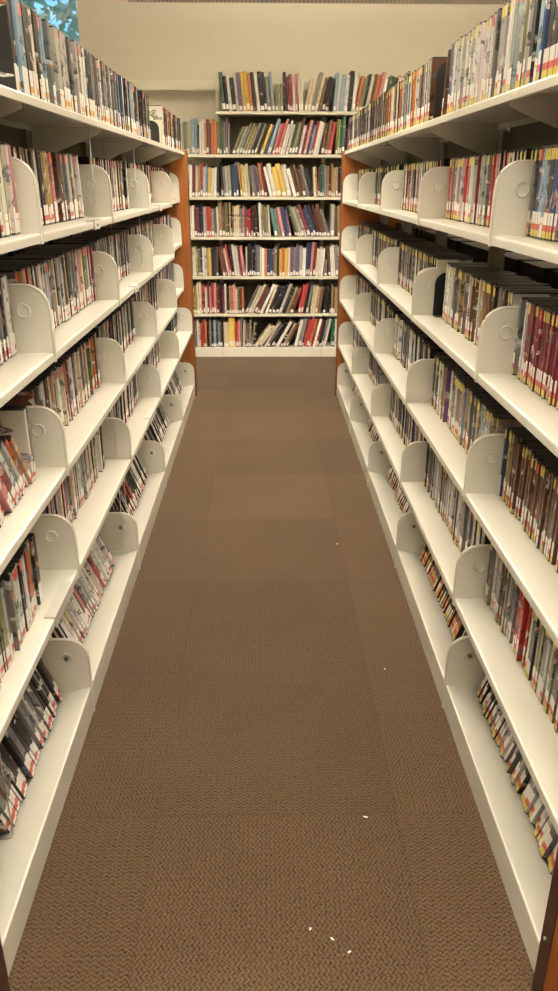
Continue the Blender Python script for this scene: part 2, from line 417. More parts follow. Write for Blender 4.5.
# ------------------------------------------------------------------ cases
CLR = {  # colour code: (name, linear colour)
 'w': ('white', (.72, .69, .64)), 'a': ('pale grey', (.46, .44, .42)), 'k': ('grey', (.20, .19, .18)), 'd': ('black', (.022, .02, .02)),
 'b': ('brown', (.14, .065, .035)), 't': ('tan', (.42, .27, .13)), 'c': ('cream', (.66, .55, .38)), 'r': ('red', (.50, .035, .03)),
 'm': ('maroon', (.20, .025, .035)), 'p': ('pink', (.60, .22, .22)), 's': ('orange', (.58, .16, .035)), 'y': ('yellow', (.70, .48, .06)),
 'o': ('olive', (.20, .20, .08)), 'g': ('dark green', (.05, .10, .05)), 'e': ('teal', (.06, .19, .18)), 'l': ('light blue', (.25, .37, .47)),
 'n': ('navy', (.035, .06, .15)), 'v': ('purple', (.16, .09, .20)), 'L': ('lime', (.42, .52, .10)), 'G': ('green', (.03, .22, .10)),
}
ORD = {1: 'first', 2: 'second', 3: 'third', 4: 'fourth', 5: 'fifth', 6: 'sixth', 7: 'seventh', 8: 'eighth', 9: 'ninth', 10: 'tenth', 11: 'eleventh', 12: 'twelfth', 13: 'thirteenth',
       14: 'fourteenth', 15: 'fifteenth', 16: 'sixteenth', 17: 'seventeenth', 18: 'eighteenth', 19: 'nineteenth', 20: 'twentieth', 30: 'thirtieth', 40: 'fortieth', 50: 'fiftieth', 60: 'sixtieth'}
def ordinal(n):
    if n in ORD: return ORD[n]
    return {2: 'twenty', 3: 'thirty', 4: 'forty', 5: 'fifty', 6: 'sixty'}[n // 10] + '-' + ORD[n % 10]

def quad(uc, t, h, th):
    """corners of a t x h upright leaning by th towards +u, standing on z = 0, bottom centre at u = uc"""
    c, s = cos(th), sin(th); z0 = t / 2 * abs(s)
    return [(uc + x * c + z * s, z0 - x * s + z * c) for x, z in ((-t / 2, 0), (t / 2, 0), (t / 2, h), (-t / 2, h))]
def span(P, z):
    xs = []
    for (x0, z0), (x1, z1) in zip(P, P[1:] + P[:1]):
        if min(z0, z1) - 1e-9 <= z <= max(z0, z1) + 1e-9:
            if abs(z1 - z0) < 1e-9: xs += [x0, x1]
            else: xs.append(x0 + (x1 - x0) * (z - z0) / (z1 - z0))
    return (min(xs), max(xs)) if xs else None
def clear_shift(prevs, P, gap):
    """how far P must move along +u to clear the quads before it"""
    need = -1e9
    for A in prevs:
        for z in [p[1] for p in A] + [p[1] for p in P]:
            a, b = span(A, z), span(P, z)
            if a and b: need = max(need, a[1] + gap - b[0])
    return need

CD, CH = .135, .190
ROWS = []   # (side, level, bay, [cases]) with case = dict(u, t, h, th, set, col, style)
def row(side, lv, bay, pal, gap0=.012, u1=.86, lean=(0, 0), front=.09, style='lr', thick=0, special=(), tmul=1.0, n0=0, ref='far divider'):
    """cases from the far divider towards the near one; lean in degrees over the row (positive: tops towards the entrance)"""
    rr = random.Random(hash((ord(side), lv, bay)) % 99991)
    out, prevs = [], []
    u = gap0; i = 0; run = 0; c = 'w'
    while True:
        f = min(1, max(0, (u - gap0) / max(.01, u1 - gap0)))
        th = radians(lean[0] + (lean[1] - lean[0]) * f) + radians(rr.uniform(-.5, .5)) * (1 if abs(lean[0]) > 2 else .5)
        if i < len(special):
            c, t = special[i][:2]
            if len(special[i]) > 2: th = radians(special[i][2])
        else:
            if run <= 0:
                c = rr.choice(pal); run = rr.choice((1, 1, 1, 1, 2, 2, 3))
            run -= 1
            k = rr.random()
            t = (.0145 if k < .80 else (.0085 if k < .88 else (.024 if k < .97 else .03))) * tmul
            t = min(t, .03)
        h = CH + rr.uniform(-.0015, .0015) + (0.0 if t < .02 else rr.uniform(0, .003))
        P = quad(0, t, h, th)
        sh = u - min(p[0] for p in P) if not prevs else max(clear_shift(prevs[-2:], P, .0013), u - .3)
        P = [(x + sh, z) for x, z in P]
        if max(p[0] for p in P) > u1: break
        prevs.append(P); u = max(P[1][0], P[0][0])
        s = front + rr.choice((0, 0, 0, .002, .004, .007, .012, -.004)) * 1.0
        jit = rr.uniform(-.14, .14)
        col = tuple(min(.9, max(.008, x * (1 + jit + rr.uniform(-.08, .08)))) for x in CLR[c][1])
        out.append(dict(u=sh, t=t, h=h, th=th, s=s, c=c, col=col, n=n0 + i, ref=ref, st=(style if rr.random() < (.55 if side == 'L' else .66) else rr.choice(('pl', 'ph', 'wl') if side == 'L' else ('yp', 'pl', 'wl', 'yp'))), hi=rr.random(), lab=rr.uniform(.8, 1.2)))
        i += 1
    ROWS.append((side, lv, bay, out))

PL = 'waakkdbcwpdtkwadbmawk'            # window-side spines
PT = 'adklwkadakndwdke'                 # its top shelf
PR = 'dkbwadwdktbmwakdcd'               # opposite spines
PX = 'wadkwlandwkbw'
# window-side range
row('L', 0, 1, 'adkdlakdwd', gap0=.004, u1=.908, front=.016, style='lo', lean=(1.5, 1), tmul=1.4)
row('L', 0, 2, PT, gap0=.004, u1=.908, front=.016, style='lo', lean=(1.5, 1), tmul=1.15)
row('L', 0, 3, 'adkgdwb', gap0=.60, u1=.908, ref='black bookend', front=.016, style='lo', special=(('o', .0145), ('d', .0145), ('o', .0145), ('d', .02), ('b', .0145), ('w', .024)))
row('L', 0, 3, 'kbk', gap0=.004, u1=.128, front=.018, style='lo', special=(('k', .0145), ('b', .0145), ('k', .0145), ('b', .0145), ('w', .055)), n0=100)
row('L', 0, 4, 'kbktdab', gap0=.004, u1=.908, front=.016, style='lo')
row('L', 1, 0, PL, gap0=.012, u1=.30, front=.042, special=(('p', .034), ('w', .0145)), style='lr')
row('L', 1, 1, PL, gap0=.075, u1=.88, lean=(6, 3), front=.075, special=(('s', .016), ('d', .0145), ('w', .0145), ('a', .0145), ('w', .0085), ('k', .0145)), style='lr', tmul=1.1)
row('L', 1, 2, PL, gap0=.085, u1=.88, front=.075, special=(('w', .03), ('a', .0145), ('d', .0145)), style='lr')
row('L', 1, 3, 'wpsracw', gap0=.01, front=.10, style='lr')
row('L', 1, 4, PL, gap0=.01, front=.105, style='lr')
row('L', 2, 0, 'dkawdb', gap0=.012, front=.085)
row('L', 2, 1, PL, gap0=.012, front=.08, lean=(1, 3), special=(('m', .0145), ('w', .0145), ('a', .0145), ('m', .0145), ('w', .0145), ('k', .0145), ('o', .034), ('b', .0145), ('c', .024), ('w', .0145)))
row('L', 2, 2, 'dkadkoawb', gap0=.045, front=.095)
row('L', 2, 3, 'awtcdwa', gap0=.02, front=.105)
row('L', 2, 4, 'adwk', gap0=.012, front=.110)
row('L', 3, 0, 'wkpbad', gap0=.075, u1=.86, lean=(37, 30), front=.055, special=(('k', .0145, 0), ('w', .0145, 1), ('t', .0145), ('s', .0145), ('a', .024), ('k', .0145), ('w', .018), ('m', .024)), tmul=1.1)
row('L', 3, 1, PL, gap0=.012, front=.085, lean=(1, 4), special=(('v', .0145), ('w', .0145), ('p', .0145), ('b', .0145), ('s', .0145), ('l', .0145), ('p', .0145), ('k', .0145), ('d', .0145), ('o', .0145), ('G', .016), ('w', .0145), ('t', .0145), ('c', .024)))
row('L', 3, 2, PL, gap0=.03, front=.095)
row('L', 3, 3, 'awpwack', gap0=.02, front=.105)
row('L', 3, 4, 'ankdwl', gap0=.012, front=.110)
row('L', 4, 0, 'wkadowk', gap0=.165, u1=.85, front=.047, special=(('d', .026), ('t', .034), ('s', .03), ('m', .0145), ('w', .0145)), tmul=1.0)
row('L', 4, 1, PL, gap0=.075, front=.085, lean=(0, 2), special=(('s', .022), ('b', .0145), ('w', .0145), ('w', .0145), ('a', .0145), ('s', .0145), ('w', .0145)))
row('L', 4, 2, 'awpwkbcad', gap0=.05, front=.095)
row('L', 4, 3, 'wapbwkc', gap0=.03, front=.105)
row('L', 4, 4, 'kdak', gap0=.02, front=.105, u1=.40)
row('L', 5, 0, 'dkdadbdk', gap0=.018, u1=.56, lean=(2, 5), front=.074, style='lr', special=(('b', .024), ('d', .0145)), tmul=1.05)
row('L', 5, 1, 'wapkwawacpw', gap0=.085, u1=.87, lean=(9, 5), front=.078, special=(('d', .0145), ('w', .0145)))
row('L', 5, 2, 'rkkdadkw', gap0=.03, u1=.74, lean=(6, 8), front=.08, special=(('k', .0145), ('w', .0145), ('k', .0145), ('a', .0145)))
row('L', 5, 3, 'dkwadk', gap0=.03, u1=.80, lean=(5, 8), front=.08)
row('L', 5, 4, 'dkawk', gap0=.03, u1=.60, lean=(4, 6), front=.085)
# opposite range
row('R', 0, 0, 'dnldkd', gap0=.004, u1=.42, front=.018, style='ry', special=(('a', .0145), ('o', .0145), ('a', .0145), ('d', .0145), ('d', .024), ('n', .0145), ('l', .0145), ('l', .0145), ('l', .0145), ('n', .0145), ('d', .034), ('d', .03), ('k', .0145)), tmul=1.1)
row('R', 0, 1, 'wakw', gap0=.235, u1=.905, ref='black bookend', front=.018, style='ry', special=(('n', .026), ('l', .0145)) + (('w', .0145),) * 6 + (('a', .0145), ('w', .0145), ('w', .0145), ('w', .0145), ('w', .0145), ('k', .0145), ('w', .0145), ('k', .0145)), tmul=1.1)
row('R', 0, 1, 'b', gap0=.10, u1=.155, front=.03, style='ry', special=(('b', .0145, 9), ('s', .0145, 9)), n0=100)
row('R', 0, 2, 'wakcbswa', gap0=.004, u1=.908, front=.018, style='ry', tmul=1.1)
row('R', 0, 3, 'sbwlakbts', gap0=.004, u1=.905, front=.018, style='ry')
row('R', 0, 4, 'kbawkdn', gap0=.004, u1=.905, front=.018, style='ry')
row('R', 1, 0, 'lndwd', gap0=.01, u1=.80, front=.075, style='ry', special=(('k', .0145), ('d', .0145), ('d', .0145), ('n', .0145), ('l', .0145)), tmul=1.1)
row('R', 1, 1, 'wrwmwakrwp', gap0=.02, front=.085, style='ry', special=(('k', .0145), ('r', .024), ('w', .0145), ('k', .0145), ('w', .0145), ('p', .0145), ('w', .0145), ('a', .0145), ('w', .0145), ('k', .0145), ('k', .0145), ('k', .0145), ('w', .0145), ('r', .024)))
row('R', 1, 2, 'wpwakmww', gap0=.02, front=.085, style='ry')
row('R', 1, 3, 'wdkd', gap0=.05, front=.085, style='ry', special=(('d', .0145),) * 4)
row('R', 1, 4, 'adkw', gap0=.03, front=.09, style='ry')
row('R', 2, 0, 'bmbr', gap0=.01, front=.082, style='ry', special=(('k', .0145), ('d', .0145), ('d', .0145), ('w', .010)) + (('m', .0115),) * 26)
row('R', 2, 1, 'wkbtaktdw', gap0=.075, front=.085, style='ry', special=(('w', .0145),) * 9 + (('b', .0145), ('k', .0145)))
row('R', 2, 2, 'wkdbaotk', gap0=.012, front=.09, style='ry')
row('R', 2, 3, 'dkaktwo', gap0=.012, front=.09, style='ry')
row('R', 2, 4, 'dkad', gap0=.06, front=.10, style='ry')
row('R', 3, 0, 'bsbkdtb', gap0=.01, front=.085, style='ry', special=(('n', .012), ('b', .012), ('b', .012), ('t', .012)) + (('b', .0115),) * 30)
row('R', 3, 1, 'awdkwtawvl', gap0=.012, front=.085, style='ry', special=(('t', .022), ('b', .0145), ('a', .0145), ('c', .0145), ('d', .022), ('b', .0145)))
row('R', 3, 2, 'wlknwawwy', gap0=.012, front=.09, style='ry')
row('R', 3, 3, 'kawdwt', gap0=.012, front=.095, style='ry')
row('R', 3, 4, 'rwaknd', gap0=.03, front=.10, style='ry')
row('R', 4, 0, 'kdwakow', gap0=.012, front=.085, style='ry', special=(('b', .014),) + tuple((x, .0105) for x in 'kawkakwakokdkakdkd') + (('r', .0115),) * 8 + (('w', .0145), ('d', .024), ('d', .0145)))
row('R', 4, 1, 'awtavwkdac', gap0=.03, front=.085, style='ry')
row('R', 4, 2, 'wavtkwca', gap0=.012, front=.09, style='ry')
row('R', 4, 3, 'bdbk', gap0=.05, front=.095, style='ry', u1=.5)
row('R', 4, 4, 'wvkawdk', gap0=.012, front=.10, style='ry')
row('R', 5, 0, 'kakwakdw', gap0=.03, u1=.70, front=.082, style='ry', special=(('w', .016), ('p', .0145)) + tuple((x, .0125) for x in 'mbkadkkakkwaawaawkwakkkakdd'))
row('R', 5, 1, 'bdmktdbsw', gap0=.05, front=.085, style='rr', special=(('p', .0145), ('d', .02), ('b', .03)))
row('R', 5, 2, 'tkdawbs', gap0=.03, front=.09, style='ry')
row('R', 5, 3, 'wkda', gap0=.05, front=.095, style='ry')
row('R', 5, 4, 'kda', gap0=.1, front=.10, style='ry', u1=.5)

# meshes of one case, by thickness
CM = {}
def case_meshes(t):
    key = round(t * 1e4)
    if key in CM: return CM[key]
    T = t / 2; res = {}
    q = MB(); q.box(.0008, CD, -T, T, 0, CH); res['shell'] = q.mesh('case_shell', .0012)
    # printed sheet wrapped round spine and covers
    e = .0005; w_ = T - .0008
    q = MB()
    pr = [(CD - .006, T + e), (.003, T + e), (.0, w_), (.0, -w_), (.003, -T - e), (CD - .006, -T - e), (CD - .006, -T + .0001), (.0034, -T + .0001), (.0011, -w_ + .0004), (.0011, w_ - .0004), (.0034, T - .0001), (CD - .006, T - .0001)]
    q.prism(pr, .004, CH - .004, 'z'); res['sleeve'] = q.mesh('case_sleeve')
    res['w'] = w_
    CM[key] = res
    return res
LM = {}
BANDS = {'lr': ((.004, .012, 0), (.012, .026, 1), (.026, .052, 0)), 'lo': ((.004, .010, 0), (.010, .024, 2), (.024, .056, 0)),
         'ry': ((.004, .018, 3), (.018, .031, 1), (.031, .056, 0)), 'rr': ((.004, .014, 3), (.014, .028, 1), (.028, .046, 2)), 'pl': ((.004, .030, 0), (.030, .034, 2), (.034, .046, 0)),
         'ph': ((.004, .012, 0), (.012, .019, 4), (.019, .046, 0)), 'wl': ((.004, .058, 0),), 'yp': ((.004, .019, 3), (.019, .050, 0))}
LMATS = [M_LABEL, M_LABELRED, M_LABELORANGE, M_LABELYELLOW, M_LABELPINK]
def label_mesh(st, w_):
    key = (st, round(w_ * 1e4))
    if key not in LM:
        q = MB()
        for z0, z1, mi in BANDS[st]: q.box(-.0007, -.0001, -w_ * .96, w_ * .96, z0, z1, mi)
        LM[key] = q.mesh('spine_label')
    return LM[key]
def sticker_mesh(st, w_):
    key = ('s' + st, round(w_ * 1e4))
    if key not in LM:
        q = MB(); q.box(-.0007, -.0001, -w_ * .96, w_ * .96, CH - .028, CH - .006); LM[key] = q.mesh('top_sticker')
    return LM[key]

stuff = MB(); tints = []
def add_many(M4, cse, sticker):
    """one case of the uncounted mass: shell, printed spine, label bands"""
    T = cse['t'] / 2; w_ = T - .0008; h = cse['h']
    n0 = len(stuff.f)
    stuff.box(.0006, CD, -T, T, 0, h, 0, M4)
    stuff.box(0, .0006, -w_, w_, .004, h - .004, 1, M4)
    for z0, z1, mi in BANDS[cse['st']]: stuff.box(-.0006, 0, -w_ * .95, w_ * .95, z0, z1, 2 + mi, M4)
    if sticker: stuff.box(-.0006, 0, -w_ * .95, w_ * .95, h - .028, h - .006, sticker, M4)
    tints.extend([cse['col']] * (len(stuff.f) - n0))

count_ids = []
def place_cases():
    for side, lv, bay, cs in ROWS:
        sg, z = SG[side], LV[side][lv]
        yfar = K0 + (bay + 1) * BAY - .006
        key = f'{side}{lv}{bay}'
        want = None if SEL is None else set(SEL.get(key, ()))
        for c in cs:
            tilt = TILT if lv == 5 else 0
            zz = z + (-c['s'] * TB + CD * (sin(tilt) - cos(tilt) * TB) if lv == 5 else 0)
            M4 = Matrix.Translation((FX[side] + sg * c['s'], yfar - c['u'], zz + .0004 + c['t'] / 2 * abs(sin(c['th'])))) @ \
                 Matrix.Rotation(pi if sg < 0 else 0, 4, 'Z') @ Matrix.Rotation(tilt, 4, 'Y') @ Matrix.Rotation(c['th'] * (1 if sg > 0 else -1), 4, 'X')
            st = 0
            if side == 'R' and c['hi'] < (.62 if lv else .35): st = 5
            if side == 'R' and .62 <= c['hi'] < .67: st = 3
            if side == 'L' and c['hi'] < .16: st = 3
            if want is None:
                q = MB(); q.box(0, CD, -c['t'] / 2, c['t'] / 2, 0, c['h'])
                o = link(f'ID_{key}_{c["n"]}', q.mesh('x'), M_BLACK); o.matrix_world = M4
            elif c['n'] in want:
                cm = case_meshes(c['t'])
                nm = CLR[c['c']][0]
                adj = 'slim ' if c['t'] < .0105 else ('thick ' if c['t'] > .019 else '')
                ln = 'leaning ' if abs(c['th']) > radians(7) else ''
                lab = f"{adj}{ln}{nm} case, {ordinal(c['n'] % 100 + 1)} from {c['ref']}, {BYN[bay]}, {SHN[lv]}, {RGN[side]}"
                root = link('dvd_case', cm['shell'], M_BLACK); root.matrix_world = M4
                tag(root, lab, 'dvd case', f'dvd cases on the {SHN[lv]} of the {RGN[side]}')
                s_ = link('printed_sleeve', cm['sleeve'], M_SLEEVE, root); s_.color = (*c['col'], 1)
                s_['label'] = nm + ' printed sleeve'
                link('spine_label', label_mesh(c['st'], cm['w']), LMATS, root)
                if st: link('top_sticker', sticker_mesh('y' if st == 5 else 'r', cm['w']), M_LABELYELLOW if st == 5 else M_STICKRED, root)
            else:
                add_many(M4, c, st)
    # cases on the next aisle's side, glimpsed through the gaps
    rr = random.Random(5)
    for side, lvs, bays in (('R', (1, 2, 3), (0, 1, 2, 3, 4)), ('L', (1, 2, 3), (0, 1, 2, 3))):
        sg = SG[side]
        for lv in lvs:
            for b in bays:
                y = K0 + b * BAY + (.09 if b == 0 else .03)
                while y < K0 + (b + 1) * BAY - .03:
                    c = dict(t=.0145, h=CH, col=CLR[rr.choice('wakdlb')][1], st='pl')
                    add_many(Matrix.Translation((FX[side] + sg * (DXC * 2 - .07), y, LV[side][lv] + .0004)) @ Matrix.Rotation(0 if sg < 0 else pi, 4, 'Z'), c, 0)
                    y += .0152 if rr.random() < .96 else .09
    me = stuff.mesh('dvd_cases')
    at = me.attributes.new('tint', 'FLOAT_COLOR', 'FACE')
    at.data.foreach_set('color', [x for c in tints for x in (*c, 1.0)])
    for m in [M_BLACK, M_SLEEVES] + LMATS: me.materials.append(m)
    o = bpy.data.objects.new('dvd_cases', me); COL.objects.link(o)
    tag(o, 'remaining small dvd cases farther along the shelves of both ranges', 'dvd cases', 'dvd cases farther down the aisle', 'stuff')
place_cases()

# ------------------------------------------------------------------ things on the ranges
def P(side, s, y, z): return (FX[side] + SG[side] * s, y, z)
def wire_bookend(side, lv, bay, u, label, s0=.045):
    """chrome wire loop clipped under the shelf above, steadying the row"""
    sg = SG[side]; z = LV[side][lv]; y = K0 + (bay + 1) * BAY - u
    root = thing('wire_bookend', label, 'bookend', P(side, s0, y, z), 'wire bookends')
    zt = LV[side][lv - 1] - z - .022
    q = MB(); a, b, zl = 0, .13, .03
    pts = [(sg * a, 0, zt - .002), (sg * a, 0, zl + .02)] + [(sg * (.015 - .015 * cos(k * pi / 8)), 0, zl + .02 - .02 * sin(k * pi / 8)) for k in range(1, 5)] + \
          [(sg * (b - .015), 0, zl)] + [(sg * (b - .015 + .015 * sin(k * pi / 8)), 0, zl + .02 - .02 * cos(k * pi / 8)) for k in range(1, 5)] + [(sg * b, 0, zt - .002)]
    q.tube(pts, .0016, 6); link('wire_loop', q.mesh('wire_loop', 0, True), M_STEEL, root)
    q = MB(); q.box(min(sg * -.004, sg * .134), max(sg * -.004, sg * .134), -.006, .006, zt, zt + .0035)
    link('clip', q.mesh('clip'), M_GREY, root)
wire_bookend('L', 1, 1, .055, 'chrome wire bookend by the leaning cases, second shelf, window-side range, second bay')
wire_bookend('L', 1, 2, .062, 'chrome wire bookend beside a wide white case, second shelf, window-side range, third bay')
wire_bookend('L', 2, 2, .026, 'chrome wire bookend against a divider, third shelf, window-side range, third bay')
wire_bookend('L', 4, 1, .050, 'chrome wire bookend beside an orange case, fifth shelf, window-side range, second bay')
wire_bookend('L', 5, 1, .055, 'chrome wire bookend by steeply leaning cases, bottom shelf, window-side range, second bay')
wire_bookend('L', 5, 2, .86, 'chrome wire bookend beside a red case, bottom shelf, window-side range, third bay')
wire_bookend('L', 5, 0, .60, 'chrome wire bookend by red-labelled leaning cases, bottom shelf, window-side range, first bay')

def plate_bookend(side, lv, y, s0, label, h=.17, dep=.12):
    sg = SG[side]; root = thing('plate_bookend', label, 'bookend', P(side, s0, y, LV[side][lv] + .0006), 'black bookends')
    q = MB(); o_ = [(0, 0), (0, h - .04)] + [(.04 - .04 * cos(k * pi / 12), h - .04 + .04 * sin(k * pi / 12)) for k in range(1, 7)] + [(dep, h), (dep, 0)]
    q.prism([(sg * a, b) for a, b in o_], -.001, .001, 'y'); link('plate', q.mesh('plate'), M_BOOKEND, root)
    q = MB(); q.box(min(0, sg * dep), max(0, sg * dep), -.042, -.001, 0, .0012); link('foot', q.mesh('foot'), M_BOOKEND, root)
KB = lambda k: K0 + k * BAY
plate_bookend('R', 0, KB(2) - .03, .02, 'black rounded bookend standing among cases on the top shelf, yellow-stickered range')
plate_bookend('R', 2, KB(2) - .020, .070, 'black bookend beside white cases, third shelf, yellow-stickered range', h=.15, dep=.11)

def label_holder(side, lv, y, ln, label, hh=.026, card=True):
    sg = SG[side]; root = thing('shelf_label_holder', label, 'label', P(side, -.0008, y, LV[side][lv]), 'label holders on shelf edges')
    q = MB(); pr = [(.0, -hh), (-.0018, -hh), (-.0018, .0035), (.026, .0035), (.026, .0015), (.0, .0015)]
    q.prism([(sg * a, b) for a, b in pr], 0, ln, 'y'); link('holder', q.mesh('holder'), M_GREY, root)
    if card:
        q = MB(); q.box(min(sg * -.0026, sg * -.0019), max(sg * -.0026, sg * -.0019), .006, ln - .006, -hh + .004, -.001)
        c = link('card', q.mesh('card'), M_LABEL, root)
        q = MB()
        for a in (.3, .45, .58): q.box(min(sg * -.0029, sg * -.0027), max(sg * -.0029, sg * -.0027), ln * a, ln * (a + .1), -hh * .68, -hh * .34)
        link('print', q.mesh('print'), M_BOOKEND, c)
label_holder('L', 1, 2.50, .085, 'small white label on the edge of the second shelf, window-side range, second bay')
label_holder('L', 1, 4.10, .085, 'small white label on the edge of the second shelf, window-side range, fourth bay')
label_holder('L', 2, 3.17, .10, 'grey label holder on the edge of the third shelf, window-side range, third bay')
label_holder('L', 4, 1.64, .185, 'long clear grey label holder on fifth shelf edge, window-side range, first bay', card=False)
label_holder('L', 4, 3.35, .17, 'clear grey label holder on fifth shelf edge, window-side range, third bay', card=False)

# ------------------------------------------------------------------ the back bookcase
BF = 6.941
BZ = [2.008, 1.687, 1.359, 1.038, .709, .385, .087]
BX = [-1.30, -.388, .515, 1.42]
bc = thing('back_bookcase', 'sage-cream steel bookcase of book shelves against the far wall', 'bookcase', (0, BF, 0))
BD = .255
for i, x in enumerate(BX):
    q = MB(); q.box(-.0175, .0175, -.02, .02, 0, 2.262)
    link('post', q.mesh('post', .002), M_BACKSHELF, bc, (x, .288, 0))
for s in range(3):
    x0, x1 = BX[s], BX[s + 1]
    for lv, z in enumerate(BZ):
        if s == 0 and lv == 0: continue
        q = MB()
        if lv == 6:
            prof = [(0, -.086), (0, -.003), (.003, 0), (BD, 0), (BD, -.02), (BD - .003, -.02), (BD - .003, -.004), (.004, -.004), (.004, -.086)]
        else:
            prof = [(0, -.022), (0, -.003), (.003, 0), (BD, 0), (BD, -.02), (BD - .003, -.02), (BD - .003, -.004), (.004, -.004), (.004, -.019), (.014, -.019), (.014, -.022)]
        q.prism(prof, x0 + .0015, x1 - .0015, 'x')
        sh = link('shelf', q.mesh('shelf'), M_BACKSHELF if lv < 6 else M_SHELF, bc, (0, 0, z))
        for xx in (x0 + .002, x1 - .0045):
            q = MB(); q.prism([(.015, -.0045), (.015, -.021), (BD - .005, -.021), (BD - .005, -.0045)], xx, xx + .0025, 'x')
            if lv < 6: link('bracket', q.mesh('bracket'), M_BACKSHELF, sh)
    zt = 2.0 if s else 1.60
    q = MB(); q.box(x0 + .019, x1 - .019, .284, .290, .06, zt); link('back_sheet', q.mesh('back_sheet'), M_PANELBACK, bc)
    q = MB(); q.box(x0 + .019, x1 - .019, .270, .306, 2.185, 2.258); link('top_rail', q.mesh('top_rail', .002), M_BACKSHELF, bc)

# camera numbers of the photograph, only used to read positions off it
F, PITCH, YAW, ROLL, HC = 765.3, .3898, .0189, .0015, 1.4832
def world_x(px, py, y):
    u, v = (px - 279) / F, (py - 495.5) / F
    u, v = u * cos(ROLL) + v * sin(ROLL), -u * sin(ROLL) + v * cos(ROLL)
    yy = cos(PITCH) - v * sin(PITCH)
    return (u * cos(YAW) + yy * sin(YAW)) / (yy * cos(YAW) - u * sin(YAW)) * y

BROWS = [
 (111, [(222.5, 274, -6, 'gdwdavyysdwddkl', .27), (274, 282, 0, 'oao', .19), (283, 301, -3, 'dmmwpcw', .27), (303, 327, 14, 'cckcbdd', .27), (329, 351, 4, 'lalwdw', .275), (352, 378, 11, 'sodwbspw', .27), (378, 404, 13, 'ggdcwdkb', .28)]),
 (154.5, [(172, 184, 0, 'kowa', .24), (184, 218.3, 1, 'kLallnwwtmbsso', .25), (219.3, 229, 1, 'ggkvk', .25), (232, 250, 24, 'oakotk', .25), (250, 262, 22, 'dkdy', .25), (262, 268, 20, 'nl', .26), (268, 281, 17, 'prpww', .26), (281, 292, 15, 'agob', .26), (292, 312, 13, 'wmpnlrww', .25), (312, 323, 9, 'bbr', .26), (325, 334, 2, 'oLge', .28), (336, 340, 0, 'dr', .2), (341, 357, -11, 'dgcabpk', .25), (358, 376, -3, 'rnalkwbc', .23)]),
 (197, [(187, 218.5, 3, 'wwmctrlkywwd', .25), (219.5, 236, -3, 'dkaagnn', .26), (236, 246, -6, 'tywc', .25), (246, 261, -9, 'kkvksm', .25), (261, 283, -13, 'wwyyw', .25), (283, 303, -16, 'wbbbkd', .24), (304, 308, -4, 'ct', .26), (308, 325, 0, 'bgelsdtt', .25), (326, 342, -1, 'tdwatw', .25)]),
 (237, [(190, 218.5, 0, 'wwbmdnarrkkw', .25), (219.5, 228, 0, 'tbo', .26), (228, 239, 0, 'dydkccc', .27), (239, 246, 0, 'tkpv', .25), (246, 250, 0, 'rr', .24), (250, 260, -2, 'mdbdw', .26), (260, 268, -4, 'aotw', .25), (268, 285, -12, 'ekpnv', .25), (285, 296, -19, 'doakc', .25), (296, 308, -21, 'mnnd', .26), (308, 318, -19, 'mbbk', .26), (319, 323, 0, 'a', .28), (324, 341, -2, 'btywcaw', .25)]),
 (276.5, [(191, 218.5, 0, 'wwcLknwwtydnb', .24), (219.5, 228, -10, 'bmwr', .26), (228, 241, -7, 'dwamp', .26), (241, 250, 0, 'addbd', .25), (250, 255, 0, 'nk', .27), (255, 262, 0, 'wws', .24), (262, 268, 0, 'nn', .25), (268, 274, 0, 'ktd', .25), (274, 282, 0, 'ysy', .22), (282, 300, 1, 'cvkvaw', .25), (300, 304, 3, 'nn', .26), (304, 309, 4, 'pm', .27), (309, 317, 5, 'cww', .26), (320, 323, 0, 'k', .15), (325, 338, -5, 'bwwkw', .25)]),
 (314, [(193, 221.5, 0, 'yycwsrwmprpmd', .25), (222.5, 244, 0, 'mwdtspwoms', .24), (245, 262, 26, 'kcwmbw', .26), (262, 290, 22, 'cdddadom', .25), (293, 298, 12, 'rr', .27), (299, 304, 12, 'dk', .28), (304, 315, 8, 'cctb', .24), (316, 321, 3, 'dd', .26), (322, 338, 0, 'dtbtwbtt', .24)]),
 (347.3, [(195, 222.5, 0, 'kwwrrsdkdlnkd', .23), (224, 229, 0, 'c', .22), (229, 235.5, 0, 'y', .25), (236, 241, 0, 'rp', .24), (241, 243, 0, 'k', .28), (243, 251, 1, 'wtkk', .23), (251, 254, 8, 'cd', .22), (255, 263, 36, 'cw', .24), (263, 268, 33, 'ck', .24), (268, 276, 30, 'ddw', .24), (277, 285, 28, 'dtb', .24), (290, 297, 13, 'wk', .24), (297, 304, 13, 'mrr', .27), (304, 308, 13, 'sr', .25), (308, 313, 13, 'wm', .24), (313, 320, 12, 'dkw', .24), (322, 337, 0, 'GGwddttb', .24)]),
]
# unit book: boards with a rounded spine, page block, paper label
def book_meshes(r):
    q = MB(); n = 7
    outer = [(.5 * cos(pi + pi * k / (n - 1)), .06 * r + .06 * r * sin(pi + pi * k / (n - 1))) for k in range(n)]
    pr = [(-.5, 1.0)] + outer + [(.5, 1.0), (.42, 1.0), (.42, .09), (-.42, .09), (-.42, 1.0)]
    q.prism(pr, 0, 1, 'z'); cover = q.mesh('book_cover')
    q = MB(); q.box(-.415, .415, .092, .97, .012, .985); pages = q.mesh('book_pages')
    q = MB(); m = 5
    arc = [(.40 * sin(-pi / 2 + pi * k / (m - 1)), 0) for k in range(m)]
    pts = []
    for x, _ in arc:
        s_ = max(0., 1 - (x / .5) ** 2); pts.append((x, .06 * r - .06 * r * math.sqrt(s_) - .003))
    prl = pts + [(x, y + .0025) for x, y in reversed(pts)]
    labs = []
    for z0, z1 in ((.03, .135), (.05, .20)):
        q = MB(); q.prism(prl, z0, z1, 'z'); labs.append(q.mesh('book_label'))
    return cover, pages, labs
BOOKM = [book_meshes(1.0), book_meshes(.35)]
SECN = ['window-end bay', 'middle bay', 'last bay']
